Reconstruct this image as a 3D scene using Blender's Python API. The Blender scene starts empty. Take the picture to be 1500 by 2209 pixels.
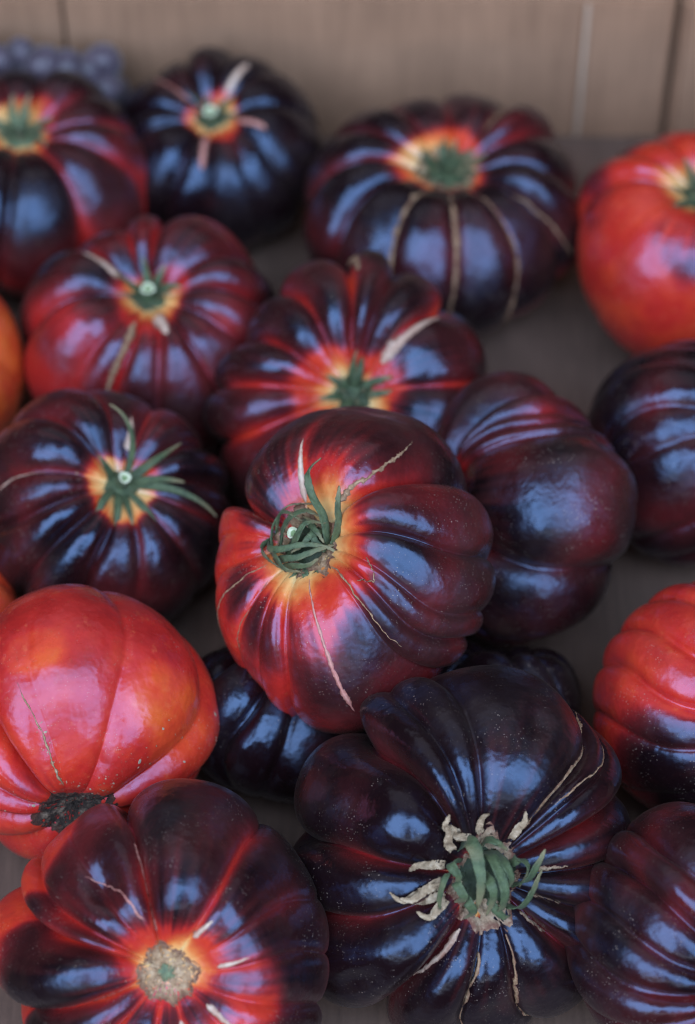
import bpy, math, random
import numpy as np

# ------------------------------------------------------------------ camera, world, light, exposure
sc = bpy.context.scene
col = sc.collection
CM = 0.01                                   # all shapes below are written in centimetres
R = math.radians

cam_d = bpy.data.cameras.new('camera')
cam = bpy.data.objects.new('camera', cam_d); col.objects.link(cam)
cam.location = (0, -0.60, 0.80); cam.rotation_euler = (R(40), 0, 0)
cam_d.sensor_fit = 'HORIZONTAL'; cam_d.sensor_width = 24; cam_d.lens = 85
cam_d.clip_start = 0.05; cam_d.clip_end = 50
cam_d.dof.use_dof = True; cam_d.dof.focus_distance = 0.862; cam_d.dof.aperture_fstop = 4.9
sc.camera = cam

w = bpy.data.worlds.new('World'); sc.world = w; w.use_nodes = True
bg = w.node_tree.nodes['Background']
bg.inputs['Color'].default_value = (0.95, 0.90, 0.88, 1); bg.inputs['Strength'].default_value = 0.015

def area(name, loc, target, sx, sy, color, radiance):
    d = bpy.data.lights.new(name, 'AREA'); d.shape = 'RECTANGLE'; d.size = sx; d.size_y = sy
    d.color = color; d.energy = radiance * math.pi * sx * sy
    o = bpy.data.objects.new(name, d); col.objects.link(o); o.location = loc
    from mathutils import Vector
    o.rotation_euler = (Vector(target) - Vector(loc)).to_track_quat('-Z', 'Y').to_euler()
    return o
# cool open daylight coming in high from behind and above the photographer, in two bays
area('daylight_opening', (-0.98, -1.36, 1.70), (0, 0, 0), 1.70, 2.30, (0.56, 0.74, 1.0), 5.6)
area('daylight_opening', (0.96, -1.36, 1.70), (0, 0, 0), 1.66, 2.30, (0.52, 0.72, 1.0), 5.2)
# paler brightness low beneath it and a dim warm-grey ceiling bounce from beyond the box
area('pale_horizon', (-0.1, -2.30, 0.62), (0, 0, 0.05), 2.8, 0.30, (1.0, 0.80, 0.62), 2.2)
area('ceiling_bounce', (0.0, 0.95, 1.85), (0, 0, 0), 2.6, 1.5, (1.0, 0.74, 0.60), 0.42)

sc.view_settings.view_transform = 'Standard'; sc.view_settings.look = 'None'
sc.view_settings.exposure = 0.25; sc.view_settings.gamma = 1.0
sc.render.engine = 'CYCLES'; sc.cycles.filter_width = 1.05
sc.cycles.max_bounces = 6; sc.cycles.caustics_reflective = False; sc.cycles.caustics_refractive = False

# ------------------------------------------------------------------ node helpers and materials
class NT:
    def __init__(s, name):
        s.m = bpy.data.materials.new(name); s.m.use_nodes = True
        s.t = s.m.node_tree; s.b = s.t.nodes['Principled BSDF']
        s.o = s.t.nodes['Material Output']
        s.tc = s.n('ShaderNodeTexCoord')
    def n(s, k): return s.t.nodes.new(k)
    def set(s, sock, v):
        if hasattr(v, 'is_linked') or isinstance(v, bpy.types.NodeSocket): s.t.links.new(v, sock)
        else: sock.default_value = v
    def noise(s, scale, detail=3, rough=.55, dist=0., vec=None):
        n = s.n('ShaderNodeTexNoise'); n.inputs['Scale'].default_value = scale
        n.inputs['Detail'].default_value = detail; n.inputs['Roughness'].default_value = rough
        n.inputs['Distortion'].default_value = dist
        s.set(n.inputs['Vector'], vec if vec is not None else s.tc.outputs['Object']); return n.outputs['Fac']
    def math(s, op, a, b=0.0, c=None, clamp=False):
        n = s.n('ShaderNodeMath'); n.operation = op; n.use_clamp = clamp
        s.set(n.inputs[0], a); s.set(n.inputs[1], b)
        if c is not None: s.set(n.inputs[2], c)
        return n.outputs[0]
    def ramp(s, fac, stops, interp='LINEAR'):
        n = s.n('ShaderNodeValToRGB'); e = n.color_ramp.elements; n.color_ramp.interpolation = interp
        while len(e) < len(stops): e.new(0.5)
        for q, (p, c) in zip(e, stops):
            q.position = p; q.color = (*c, 1) if len(c) == 3 else c
        s.set(n.inputs[0], fac); return n.outputs[0]
    def mix(s, fac, a, b):
        n = s.n('ShaderNodeMix'); n.data_type = 'RGBA'; n.clamp_factor = True
        s.set(n.inputs[0], fac); s.set(n.inputs[6], a); s.set(n.inputs[7], b); return n.outputs[2]
    def attr(s, name):
        n = s.n('ShaderNodeAttribute'); n.attribute_name = name; return n.outputs['Fac']
    def maprange(s, v, a, b, c=0., d=1.):
        n = s.n('ShaderNodeMapRange'); n.interpolation_type = 'SMOOTHSTEP'
        s.set(n.inputs[0], v)
        for i, q in zip((1, 2, 3, 4), (a, b, c, d)): n.inputs[i].default_value = q
        return n.outputs[0]
    def bump(s, h, strength, dist, prev=None):
        n = s.n('ShaderNodeBump'); n.inputs['Strength'].default_value = strength
        n.inputs['Distance'].default_value = dist; s.set(n.inputs['Height'], h)
        if prev is not None: s.set(n.inputs['Normal'], prev)
        return n.outputs[0]
def c4(r, g, b): return (r, g, b, 1)

def skin_material():
    s = NT('tomato_skin')
    anth, ring, ripe, grv = s.attr('anth'), s.attr('ring'), s.attr('ripe'), s.attr('grv')
    n1 = s.noise(70, 4, .6); n2 = s.noise(260, 4, .62); n3 = s.noise(1500, 2, .6)
    # flesh colour: crimson to orange red
    rv = s.math('ADD', ripe, s.math('MULTIPLY', s.math('SUBTRACT', n1, .5), .9))
    flesh = s.ramp(rv, [(0.0, (.30, .012, .012)), (.35, (.48, .022, .016)), (.7, (.62, .055, .018)), (1.0, (.68, .12, .02))])
    flesh = s.mix(s.maprange(n2, .58, .74, 0, .30), flesh, c4(.72, .16, .06))
    rg = s.math('ADD', ring, s.math('MULTIPLY', s.math('SUBTRACT', n2, .5), .35))
    flesh = s.mix(s.maprange(rg, .10, .75, 0, .95), flesh, s.ramp(rg, [(.2, (.60, .085, .025)), (.55, (.72, .21, .05)), (.85, (.78, .42, .15)), (1.0, (.72, .52, .24))]))
    # dark anthocyanin pigment over the flesh
    a = s.math('ADD', anth, s.math('MULTIPLY', s.math('SUBTRACT', s.noise(34, 4, .6), .5), .24))
    a = s.math('ADD', a, s.math('MULTIPLY', s.math('SUBTRACT', n2, .5), .16))
    a = s.math('ADD', a, s.math('MULTIPLY', s.math('SUBTRACT', n3, .5), .12), clamp=True)
    dark = s.ramp(a, [(0.0, (.46, .022, .018)), (.28, (.30, .016, .016)), (.52, (.115, .011, .012)), (.76, (.042, .0080, .0085)), (1.0, (.0085, .0027, .0036))])
    base = s.mix(s.maprange(a, .02, .40), flesh, dark)
    # pale dust and pores
    def specks(scale, keep, rad):
        v = s.n('ShaderNodeTexVoronoi'); v.inputs['Scale'].default_value = scale
        s.set(v.inputs['Vector'], s.tc.outputs['Object'])
        sp = s.n('ShaderNodeSeparateColor'); s.set(sp.inputs[0], v.outputs['Color'])
        k = s.math('GREATER_THAN', sp.outputs[0], keep)
        r_ = s.math('MULTIPLY', sp.outputs[1], rad)
        return s.math('MULTIPLY', k, s.math('LESS_THAN', v.outputs['Distance'], r_))
    d = s.math('MAXIMUM', specks(1400, .45, .27), specks(600, .84, .15))
    dm = s.math('MULTIPLY', d, s.maprange(s.noise(45, 4, .65), .46, .66, .04, 1.0))
    base = s.mix(s.math('MULTIPLY', dm, .70), base, c4(.50, .37, .30))
    base = s.mix(s.maprange(s.noise(28, 5, .7), .45, .72, 0, .03), base, c4(.34, .22, .16))
    s.set(s.b.inputs['Base Color'], base)
    film = s.math('ADD', s.math('MULTIPLY', s.noise(60, 5, .65), .55), s.math('MULTIPLY', s.noise(22, 3, .6), .45))
    ro = s.math('ADD', s.maprange(film, .36, .66, .20, .40), s.math('MULTIPLY', dm, .3))
    s.set(s.b.inputs['Roughness'], ro)
    s.b.inputs['IOR'].default_value = 1.70
    s.b.inputs['Specular Tint'].default_value = c4(.40, .60, 1.0)      # blue of the sky's reflection put into the skin's highlight colour
    s.b.inputs['Sheen Weight'].default_value = .02
    s.b.inputs['Sheen Roughness'].default_value = .45
    s.b.inputs['Sheen Tint'].default_value = c4(.95, .72, .58)
    s.b.inputs['Subsurface Weight'].default_value = .0
    nb = s.bump(s.noise(75, 3, .5), .16, .010)
    nb = s.bump(s.noise(2400, 2, .6), .05, .0006, nb)
    s.set(s.b.inputs['Normal'], nb)
    return s.m

def green_material(name, lo, hi, dry):
    s = NT(name)
    n = s.noise(350, 4, .65); n2 = s.noise(90, 2)
    c = s.ramp(n, [(.25, lo), (.75, hi)])
    c = s.mix(s.maprange(n2, .55, .75, 0, .55), c, c4(*dry))
    c = s.mix(s.maprange(s.attr('tip'), .60, 1.0, 0, .85), c, c4(*dry))
    c = s.mix(s.math('MULTIPLY', s.attr('mid'), .55), c, c4(*[q * 1.5 for q in hi]))
    s.set(s.b.inputs['Base Color'], c); s.b.inputs['Roughness'].default_value = .62
    s.b.inputs['Sheen Weight'].default_value = .06; s.b.inputs['Sheen Roughness'].default_value = .5
    s.set(s.b.inputs['Normal'], s.bump(s.noise(900, 3, .7), .35, .0012))
    return s.m

def rough_material(name, stops, scale, rough=.85, bump=.6, bd=.002, detail=5):
    s = NT(name)
    n = s.noise(scale, detail, .68)
    c = s.mix(s.math('MULTIPLY', s.attr('edge'), s.maprange(s.noise(scale * 2.2, 3), .3, .6, .45, 1.0)), s.ramp(n, stops), c4(.11, .028, .018))
    s.set(s.b.inputs['Base Color'], c); s.b.inputs['Roughness'].default_value = rough
    s.set(s.b.inputs['Normal'], s.bump(n, bump, bd))
    return s.m

def card_material(name, c0, c1, axis):
    s = NT(name)
    m = s.n('ShaderNodeMapping'); s.set(m.inputs['Vector'], s.tc.outputs['Object'])
    m.inputs['Scale'].default_value = {'x': (1, .06, .06), 'z': (1, 1, .05), 'y': (.06, 1, .06)}[axis]
    fib = s.noise(420, 4, .6, vec=m.outputs[0]); blot = s.noise(22, 5, .6); fine = s.noise(900, 3, .6)
    f = s.math('ADD', s.math('MULTIPLY', fib, .45), s.math('ADD', s.math('MULTIPLY', blot, .4), s.math('MULTIPLY', fine, .15)))
    s.set(s.b.inputs['Base Color'], s.ramp(f, [(.3, c0), (.7, c1)])); s.b.inputs['Roughness'].default_value = .8
    s.set(s.b.inputs['Normal'], s.bump(fib, .25, .001))
    return s.m

M = dict(
    skin=skin_material(),
    sepal=green_material('sepal_green', (.020, .036, .016), (.085, .118, .050), (.22, .17, .09)),
    sepal_dark=green_material('calyx_green', (.010, .020, .008), (.035, .055, .022), (.06, .05, .03)),
    sepal_olive=green_material('sepal_olive', (.05, .075, .04), (.16, .20, .10), (.30, .24, .14)),
    cut=rough_material('stem_cut', [(.3, (.34, .38, .22)), (.7, (.72, .72, .55))], 700, .7, .3),
    pith=rough_material('stem_pith', [(.3, (.10, .17, .07)), (.7, (.26, .33, .16))], 900, .7, .3),
    cork=rough_material('cork_tan', [(.25, (.14, .07, .035)), (.5, (.38, .23, .13)), (.75, (.58, .42, .28))], 420),
    pale=rough_material('pale_scar', [(.25, (.46, .24, .17)), (.55, (.66, .48, .38)), (.8, (.74, .62, .52))], 260, .5, .25, .0008),
    pink=rough_material('pink_scar', [(.25, (.42, .13, .12)), (.6, (.58, .26, .22)), (.8, (.64, .40, .33))], 260, .5, .3, .0008),
    dry=rough_material('dried_petal', [(.25, (.10, .06, .035)), (.5, (.36, .25, .16)), (.75, (.58, .45, .33))], 350, .8, .5),
    black=rough_material('black_cork', [(.3, (.010, .007, .006)), (.52, (.05, .030, .022)), (.7, (.26, .18, .13))], 300, .9, 1.0, .004),
    fleck=rough_material('scar_fleck', [(.3, (.22, .15, .10)), (.7, (.48, .38, .29))], 500, .8, .4),
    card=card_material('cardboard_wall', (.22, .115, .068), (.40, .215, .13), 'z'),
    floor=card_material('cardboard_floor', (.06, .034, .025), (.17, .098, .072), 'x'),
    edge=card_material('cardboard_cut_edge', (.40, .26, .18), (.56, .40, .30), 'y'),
    grape=None,
)
def grape_material():
    s = NT('grape_skin'); n = s.noise(120, 4, .6)
    s.set(s.b.inputs['Base Color'], s.ramp(n, [(.3, (.022, .013, .026)), (.7, (.115, .085, .115))]))
    s.b.inputs['Roughness'].default_value = .42; s.b.inputs['Sheen Weight'].default_value = .25
    return s.m
M['grape'] = grape_material()

# ------------------------------------------------------------------ object helpers
def mesh_obj(name, verts, faces, mat, parent=None, smooth=True, attrs=None):
    me = bpy.data.meshes.new(name)
    me.from_pydata((np.asarray(verts, float) * CM).tolist(), [], faces if isinstance(faces, list) else faces.tolist())
    if attrs:
        for k, v in attrs.items():
            at = me.attributes.new(k, 'FLOAT', 'POINT'); at.data.foreach_set('value', np.asarray(v, np.float32))
    if smooth: me.polygons.foreach_set('use_smooth', [True] * len(me.polygons))
    me.materials.append(mat); me.update()
    o = bpy.data.objects.new(name, me); col.objects.link(o)
    if parent is not None: o.parent = parent
    return o
def thing(name, label, cat, group=None, loc=(0, 0, 0)):
    o = bpy.data.objects.new(name, None); col.objects.link(o); o.empty_display_size = .01
    o.location = [q * CM for q in loc]; o['label'] = label; o['category'] = cat
    if group: o['group'] = group
    return o
def box_mesh(name, x0, x1, y0, y1, z0, z1, mat, parent, bev=.06):
    import bmesh
    bm = bmesh.new(); bmesh.ops.create_cube(bm, size=1)
    for v in bm.verts:
        v.co = ((x0 + (v.co.x + .5) * (x1 - x0)) * CM, (y0 + (v.co.y + .5) * (y1 - y0)) * CM, (z0 + (v.co.z + .5) * (z1 - z0)) * CM)
    bmesh.ops.bevel(bm, geom=bm.edges[:], offset=bev * CM, segments=2, affect='EDGES')
    me = bpy.data.meshes.new(name); bm.to_mesh(me); bm.free(); me.materials.append(mat)
    o = bpy.data.objects.new(name, me); col.objects.link(o); o.parent = parent
    return o

# ------------------------------------------------------------------ the box
box = thing('cardboard_box', 'shallow brown cardboard box holding all the tomatoes', 'box')
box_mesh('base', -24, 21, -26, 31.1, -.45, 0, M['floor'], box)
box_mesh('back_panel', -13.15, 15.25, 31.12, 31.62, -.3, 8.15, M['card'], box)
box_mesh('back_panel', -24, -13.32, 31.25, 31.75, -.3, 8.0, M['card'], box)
box_mesh('overlapping_flap', 11.25, 15.15, 30.92, 31.11, .03, 8.0, M['card'], box, .03)
box_mesh('flap_edge', 11.02, 11.24, 30.90, 31.115, .03, 8.0, M['edge'], box, .03)
box_mesh('corner_post', 15.42, 18.6, 30.1, 31.6, .02, 8.8, M['card'], box, .25)
box_mesh('side_panel', 21.02, 21.5, -26, 31.6, -.3, 8.1, M['card'], box)
box_mesh('side_panel', -24.5, -24.02, -26, 31.6, -.3, 8.1, M['card'], box)

# ------------------------------------------------------------------ tomatoes
UP = np.array([0, math.sin(R(50)), math.cos(R(50))]); TO = np.array([0, -math.cos(R(50)), math.sin(R(50))]); RT = np.array([1., 0, 0])
def lean(right, up, toward):                 # a leaning direction, from a right / back-and-up / front-and-up basis
    v = RT * right + UP * up + TO * toward
    return v / np.linalg.norm(v)
def sstep(a, b, x):
    t = np.clip((x - a) / (b - a), 0, 1); return t * t * (3 - 2 * t)
def adiff(a, b): return (a - b + np.pi) % (2 * np.pi) - np.pi

def pol(d):                                  # the polar parameter whose distance from the axis is sin(d)
    d = np.asarray(d, float); q = np.arcsin(np.sin(np.minimum(d, np.pi - d)) ** (1 / .82)); return np.where(d > np.pi / 2, np.pi - q, q)

class Tomato:
    """one fruit: a lobed surface S(azimuth, polar); azimuth 0 is to the right, polar 0 the stem end"""
    def __init__(s, label, loc, a, c, axis, grooves, seed=1, rim=None, dimple=.34, dimw=.42, power=.82, twist=.0,
                 res=(288, 132), group='dark ribbed tomatoes in the box', rise=None, bottom_dimple=.12, sharp=.58, dents=()):
        s.rng = np.random.default_rng(seed); a, c = a * 1.07, c * 1.05; s.a, s.c = a, c; s.dimple, s.dimw, s.power, s.twist = dimple, dimw, power, twist
        s.bd = bottom_dimple; s.sharp = sharp; s.dents = dents
        g = sorted([(x + (0.5, 1.0)[len(x) - 2:] if len(x) < 4 else x) for x in grooves], key=lambda q: q[0] % 360)
        s.gaz = np.array([R(q[0] % 360) for q in g]); s.gd = np.array([q[1] for q in g])
        s.gred = np.array([q[2] for q in g]); s.gend = np.array([q[3] for q in g])
        s.rim = rim or [(0, 1.0)]; s.rise = rise or [(0, 0.0)]
        k = s.rng.normal(size=(7, 3)); k /= np.linalg.norm(k, axis=1)[:, None]
        s.k = k * s.rng.uniform(1.6, 4.2, 7)[:, None]; s.ph = s.rng.uniform(0, 6.28, 7)
        k = s.rng.normal(size=(9, 3)); k /= np.linalg.norm(k, axis=1)[:, None]
        s.k2 = k * s.rng.uniform(3.5, 10, 9)[:, None]; s.ph2 = s.rng.uniform(0, 6.28, 9)
        s.wp = s.rng.uniform(0, 6.28); s.res = res; s.loff = s.rng.uniform(-.045, .045, len(s.gaz))
        s.root = thing('tomato', label, 'tomato', group, loc)
        z = np.asarray(axis, float); x = RT - z * z[0]; x /= np.linalg.norm(x); y = np.cross(z, x)
        from mathutils import Matrix
        s.root.rotation_euler = Matrix(((x[0], y[0], z[0]), (x[1], y[1], z[1]), (x[2], y[2], z[2]))).to_euler()
    def periodic(s, pts, th):
        p = sorted(((R(q[0] % 360), q[1]) for q in pts)); az = np.array([q[0] for q in p]); v = np.array([q[1] for q in p])
        if len(p) == 1: return np.full_like(th, v[0])
        az2 = np.concatenate([az[-1:] - 2 * np.pi, az, az[:1] + 2 * np.pi]); v2 = np.concatenate([v[-1:], v, v[:1]])
        t = th % (2 * np.pi); i = np.clip(np.searchsorted(az2, t, side='right') - 1, 0, len(az2) - 2)
        u = (t - az2[i]) / (az2[i + 1] - az2[i]); u = u * u * (3 - 2 * u)
        return v2[i] * (1 - u) + v2[i + 1] * u
    def lobes(s, th, ph):
        n = len(s.gaz); t = th % (2 * np.pi)
        i = np.searchsorted(s.gaz, t, side='right') - 1; j = (i + 1) % n; i = i % n
        a0 = s.gaz[i]; wdt = (s.gaz[j] - a0) % (2 * np.pi); wdt = np.where(wdt == 0, 2 * np.pi, wdt)
        u = ((t - a0) % (2 * np.pi)) / wdt; tt = 2 * u - 1
        bump = np.maximum(1 - np.abs(tt) ** 2.5, 0) ** s.sharp
        f = lambda q: np.where(q < 0, 0, 1) * (1 - sstep(.75, 1.0, ph / (np.pi * q)))
        d0 = s.gd[i] * (1 - sstep(s.gend[i] * .6, s.gend[i], ph / np.pi)); d1 = s.gd[j] * (1 - sstep(s.gend[j] * .6, s.gend[j], ph / np.pi))
        uu = u * u * (3 - 2 * u)
        d = d0 * (1 - uu) + d1 * uu
        # nearness to a groove, in radians of arc
        e0 = u * wdt; e1 = (1 - u) * wdt
        near = np.maximum(np.exp(-(e0 / .085)) * np.minimum(s.gd[i] * 9, 1), np.exp(-(e1 / .085)) * np.minimum(s.gd[j] * 9, 1))
        red = np.maximum(np.exp(-(e0 / .065) ** 1.2) * s.gred[i], np.exp(-(e1 / .065) ** 1.2) * s.gred[j])
        return d * (1 - bump) - s.loff[i] * bump ** 1.5 * (1 - .7 * sstep(1.3, 2.4, ph)), near, red
    def S(s, th, ph, full=False):
        th, ph = np.broadcast_arrays(np.asarray(th, float), np.asarray(ph, float))
        sp, cp = np.sin(ph), np.cos(ph)
        rho = np.abs(sp) ** s.power; zz = cp
        ta = th + s.twist * (ph - .8) + (.05 * np.sin(2.3 * ph + s.wp) + .075 * np.sin(1.9 * ph + 2 * th + s.wp * 2) + .035 * np.sin(3.3 * ph - 3 * th + s.wp * 3)) * sp
        dirs = np.stack([rho * np.cos(ta), rho * np.sin(ta), zz], -1)
        lob, near, red = s.lobes(th, ph)
        W = sstep(.03, .55, rho) * (1 - .45 * sstep(1.7, 3.0, ph))
        ln = np.zeros_like(rho)
        for k, p in zip(s.k, s.ph): ln = ln + np.sin(dirs @ k + p)
        ln = ln * .012
        for k, p in zip(s.k2, s.ph2): ln = ln + .0036 * np.sin(dirs @ k + p)
        ln = ln * sstep(.05, .5, rho)
        nx = rho / 1.0; nz = zz / (s.c / s.a); nl = np.sqrt(nx * nx + nz * nz) + 1e-9; nx, nz = nx / nl, nz / nl
        disp = -lob * W + ln
        sd3 = np.stack([sp * np.cos(th), sp * np.sin(th), cp], -1)
        for az, po, ra, rp, dd in s.dents:          # a dent: azimuth, polar, half widths along both, depth
            da = adiff(th, R(az)) * np.maximum(sp, .2); dp = ph - float(pol(R(po)))
            disp = disp - dd * np.exp(-(da / R(ra)) ** 2 - (dp / R(rp)) ** 2)
        rm = s.periodic(s.rim, th); rs = s.periodic(s.rise, th)
        rr = np.maximum(rho * (1 + (rm - 1) * sstep(.0, .7, rho)) + disp * nx, 0)
        z = zz * s.c / s.a + disp * nz
        top = (cp > 0)
        z = z - np.where(top, s.dimple * np.exp(-(rho / s.dimw) ** 2.2), -s.bd * np.exp(-(rho / .35) ** 2)) 
        z = z + rs * np.exp(-((rho - .55) / .3) ** 2) * sstep(-.2, .3, cp)
        P = np.stack([rr * np.cos(ta), rr * np.sin(ta), z], -1) * s.a
        if full: return P, rho, near, red, dirs
        return P
    def N(s, th, ph):
        e = 2e-3; dt = s.S(th + e, ph) - s.S(th - e, ph); dp = s.S(th, ph + e) - s.S(th, ph - e)
        n = np.cross(dp, dt); return n / (np.linalg.norm(n, axis=-1, keepdims=True) + 1e-12)
    def build(s, base=1.0, ring=(.20, .46), red_groove=1.0, patches=(), bottom=.5, ripe=.35, ringc=.30, groove_reach=(.9, 2.0)):
        nu, nv = s.res
        # denser rows round the stem
        v = np.linspace(0, 1, nv + 1)[1:-1]; ph = np.pi * (v ** 1.15)
        th = np.linspace(0, 2 * np.pi, nu, endpoint=False)
        TH, PH = np.meshgrid(th, ph); P, rho, near, red, dirs = s.S(TH, PH, True)
        top, bot = s.S(np.array([0.]), np.array([1e-4]))[0], s.S(np.array([0.]), np.array([np.pi - 1e-4]))[0]
        V = np.concatenate([P.reshape(-1, 3), [top], [bot]])
        m = len(ph); idx = np.arange(m * nu).reshape(m, nu); nx = np.roll(idx, -1, 1)
        q = np.stack([idx[:-1], idx[1:], nx[1:], nx[:-1]], -1).reshape(-1, 4).tolist()
        ti, bi = m * nu, m * nu + 1
        q += [[ti, idx[0, i], nx[0, i]] for i in range(nu)] + [[bi, nx[-1, i], idx[-1, i]] for i in range(nu)]
        nz = np.zeros_like(rho)
        for k, p in zip(s.k2, s.ph2): nz = nz + np.sin(dirs @ (k * 1.3) + p)
        nz = nz * .05
        st = np.zeros_like(rho); g2 = np.random.default_rng(int(s.a * 1000) + 3)
        for kk in (13, 17, 23, 29, 37, 43, 53, 61, 71): st = st + np.cos(kk * TH + g2.uniform(0, 6.28) + g2.uniform(-3, 3) * PH)
        st = st / 3 * (1 - sstep(.45, .95, rho)) * (PH < 1.5)
        A = np.full_like(rho, base) + nz + .10 * st
        lop2 = 1 + .22 * np.sin(TH + s.wp) + .14 * np.sin(3 * TH + s.wp * 2)
        A -= (1 - sstep(ring[0] * lop2, ring[1] * lop2, rho + nz * .10)) * (PH < 1.5) * 1.25
        A -= red * .72 * red_groove * (1 - sstep(groove_reach[0], groove_reach[1], PH)) * 1.1
        A -= sstep(1.55, 2.5, PH) * bottom
        ripev = np.full_like(rho, ripe)
        for p in patches:
            az, po, rad, st = p[:4]; d1 = np.array([math.sin(R(po)) * math.cos(R(az)), math.sin(R(po)) * math.sin(R(az)), math.cos(R(po))])
            sd = np.stack([np.sin(PH) * np.cos(TH), np.sin(PH) * np.sin(TH), np.cos(PH)], -1)
            ang = np.degrees(np.arccos(np.clip(sd @ d1, -1, 1))) + nz * 14
            A -= st * (1 - sstep(rad * .45, rad * 1.25, ang))
            if len(p) > 4: ripev += p[4] * (1 - sstep(rad * .5, rad, ang))
        lop = 1 + .30 * np.sin(TH + s.wp) + .18 * np.sin(2 * TH + s.wp * 3) + .10 * np.sin(5 * TH + s.wp * 5)
        ringc = ringc * lop
        RG = ((1 - sstep(ringc * .35, ringc * 1.75, rho + nz * .06 + .05 * st)) * .95 + red * .35 * (1 - sstep(.35, .62, rho)) + .07 * st) * (PH < 1.5)
        ex = lambda x, f: np.concatenate([np.clip(x, -1, 2).ravel(), [f, f]])
        s.skin = mesh_obj('skin', V, q, M['skin'], s.root, attrs=dict(anth=ex(A, .2), ring=ex(RG, 1 if 0 else .5), ripe=ex(ripev, ripe), grv=ex(near, 0)))
        s.apex = top
        return s
    # --- details that lie on the skin
    def ribbon(s, name, pts, w0, w1, mat, lift=.03, jag=.25, n=46, seed=0, parent=None):
        rng = np.random.default_rng(seed + 77); pts = np.radians(np.array(pts, float)); pts[0, 1] *= .8; pts[:, 1] = pol(pts[:, 1]); u = np.linspace(0, 1, n)
        k = np.linspace(0, 1, len(pts)); az = np.interp(u, k, np.unwrap(pts[:, 0])); po = np.interp(u, k, pts[:, 1])
        ker = np.array([1, 2, 3, 2, 1]) / 9.
        az = np.concatenate([az[:2], np.convolve(az, ker, 'valid'), az[-2:]]); po = np.concatenate([po[:2], np.convolve(po, ker, 'valid'), po[-2:]])
        jt = np.convolve(rng.normal(size=n + 4), ker, 'valid') * .010 * min(jag * 2.5, 1)
        az = az + jt / np.maximum(np.sin(po), .2)
        w = (w0 + (w1 - w0) * u) * (1 + jag * rng.normal(size=n)).clip(.35, 2) * np.minimum(1, 8 * np.minimum(u + .03, 1 - u + .015))
        C = s.S(az, po); tng = np.gradient(C, axis=0); tng /= np.linalg.norm(tng, axis=1)[:, None] + 1e-9
        nn = s.N(az, po); sd = np.cross(tng, nn); sd /= np.linalg.norm(sd, axis=1)[:, None] + 1e-9
        # project the side points back on the real surface through a small polar / azimuth step
        e = 1e-3; Sa = (s.S(az + e, po) - C) / e; Sp = (s.S(az, po + e) - C) / e
        rows = []
        for f, h in ((-1, -.35), (-.55, .75), (0, 1.0), (.55, .7), (1, -.35)):
            wv = sd * (w * f * .5)[:, None]
            G11 = (Sa * Sa).sum(1); G22 = (Sp * Sp).sum(1); G12 = (Sa * Sp).sum(1); b1 = (Sa * wv).sum(1); b2 = (Sp * wv).sum(1)
            D = G11 * G22 - G12 ** 2 + 1e-9; da = (b1 * G22 - b2 * G12) / D; dp = (b2 * G11 - b1 * G12) / D
            rows.append(s.S(az + da, po + dp) + nn * (h * lift * (1 + .5 * jag * rng.normal(size=n)))[:, None])
        V = np.stack(rows, 1).reshape(-1, 3); idx = np.arange(n * 5).reshape(n, 5)
        F = np.stack([idx[:-1, :-1], idx[:-1, 1:], idx[1:, 1:], idx[1:, :-1]], -1).reshape(-1, 4)
        return mesh_obj(name, V, F, mat, parent or s.root, attrs=dict(edge=np.tile([1, .55, 0, .55, 1], n)))
    def patch(s, name, pol_deg, mat, lift=.05, jag=.25, rough=.03, seed=3, spikes=(), parent=None):
        """a corky cap round the stem end with an uneven, spiky border"""
        rng = np.random.default_rng(seed); nu, nv = 90, 16; th = np.linspace(0, 2 * np.pi, nu, endpoint=False)
        b = np.ones(nu)
        for k in range(2, 14): b += jag * rng.normal() / k ** .6 * np.cos(k * th + rng.uniform(0, 6.28)) * .5
        for az, ln, wd in spikes: b += ln * np.exp(-(adiff(th, R(az)) / R(wd)) ** 2)
        b = R(pol_deg * .5) * np.clip(b, .4, 5)
        u = np.linspace(.02, 1, nv); PH = u[:, None] * b[None]; TH = np.broadcast_to(th, PH.shape)
        P = s.S(TH, PH); n = s.N(TH, PH); nz = rng.normal(size=PH.shape) * rough
        h = lift * (1 - sstep(.82, 1.0, u))[:, None] - .02 * sstep(.9, 1, u)[:, None] + nz * (1 - sstep(.85, 1, u))[:, None]
        V = np.concatenate([(P + n * h[..., None]).reshape(-1, 3), [P[0].mean(0) + n[0].mean(0) * lift]])
        idx = np.arange(nv * nu).reshape(nv, nu); nx = np.roll(idx, -1, 1)
        F = np.stack([idx[:-1], idx[1:], nx[1:], nx[:-1]], -1).reshape(-1, 4).tolist() + [[nv * nu, idx[0, i], nx[0, i]] for i in range(nu)]
        return mesh_obj(name, V, F, mat, parent or s.root, attrs=dict(edge=np.concatenate([np.repeat(sstep(.6, 1, u), nu), [0]])))
    def flecks(s, name, spots, size, mat, seed=5):
        rng = np.random.default_rng(seed); V, F = [], []
        for az, po in spots:
            az, po = R(az), float(pol(R(po))); c = s.S(az, po); n = s.N(az, po); t = np.cross(n, [0.3, .2, .9]); t /= np.linalg.norm(t); b = np.cross(n, t)
            r = size * rng.lognormal(0, .45); ang0 = rng.uniform(0, 6.28); st = rng.uniform(.45, .9); k = len(V); m = 7
            ring = [c + (t * math.cos(ang0 + 6.283 * i / m) + b * st * math.sin(ang0 + 6.283 * i / m)) * r * rng.uniform(.7, 1.2) - n * .008 for i in range(m)]
            V += ring + [c + n * r * .35]; F += [[k + i, k + (i + 1) % m, k + m] for i in range(m)]
        o = mesh_obj(name, V, F, mat, s.root); o['kind'] = 'stuff'; return o
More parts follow.
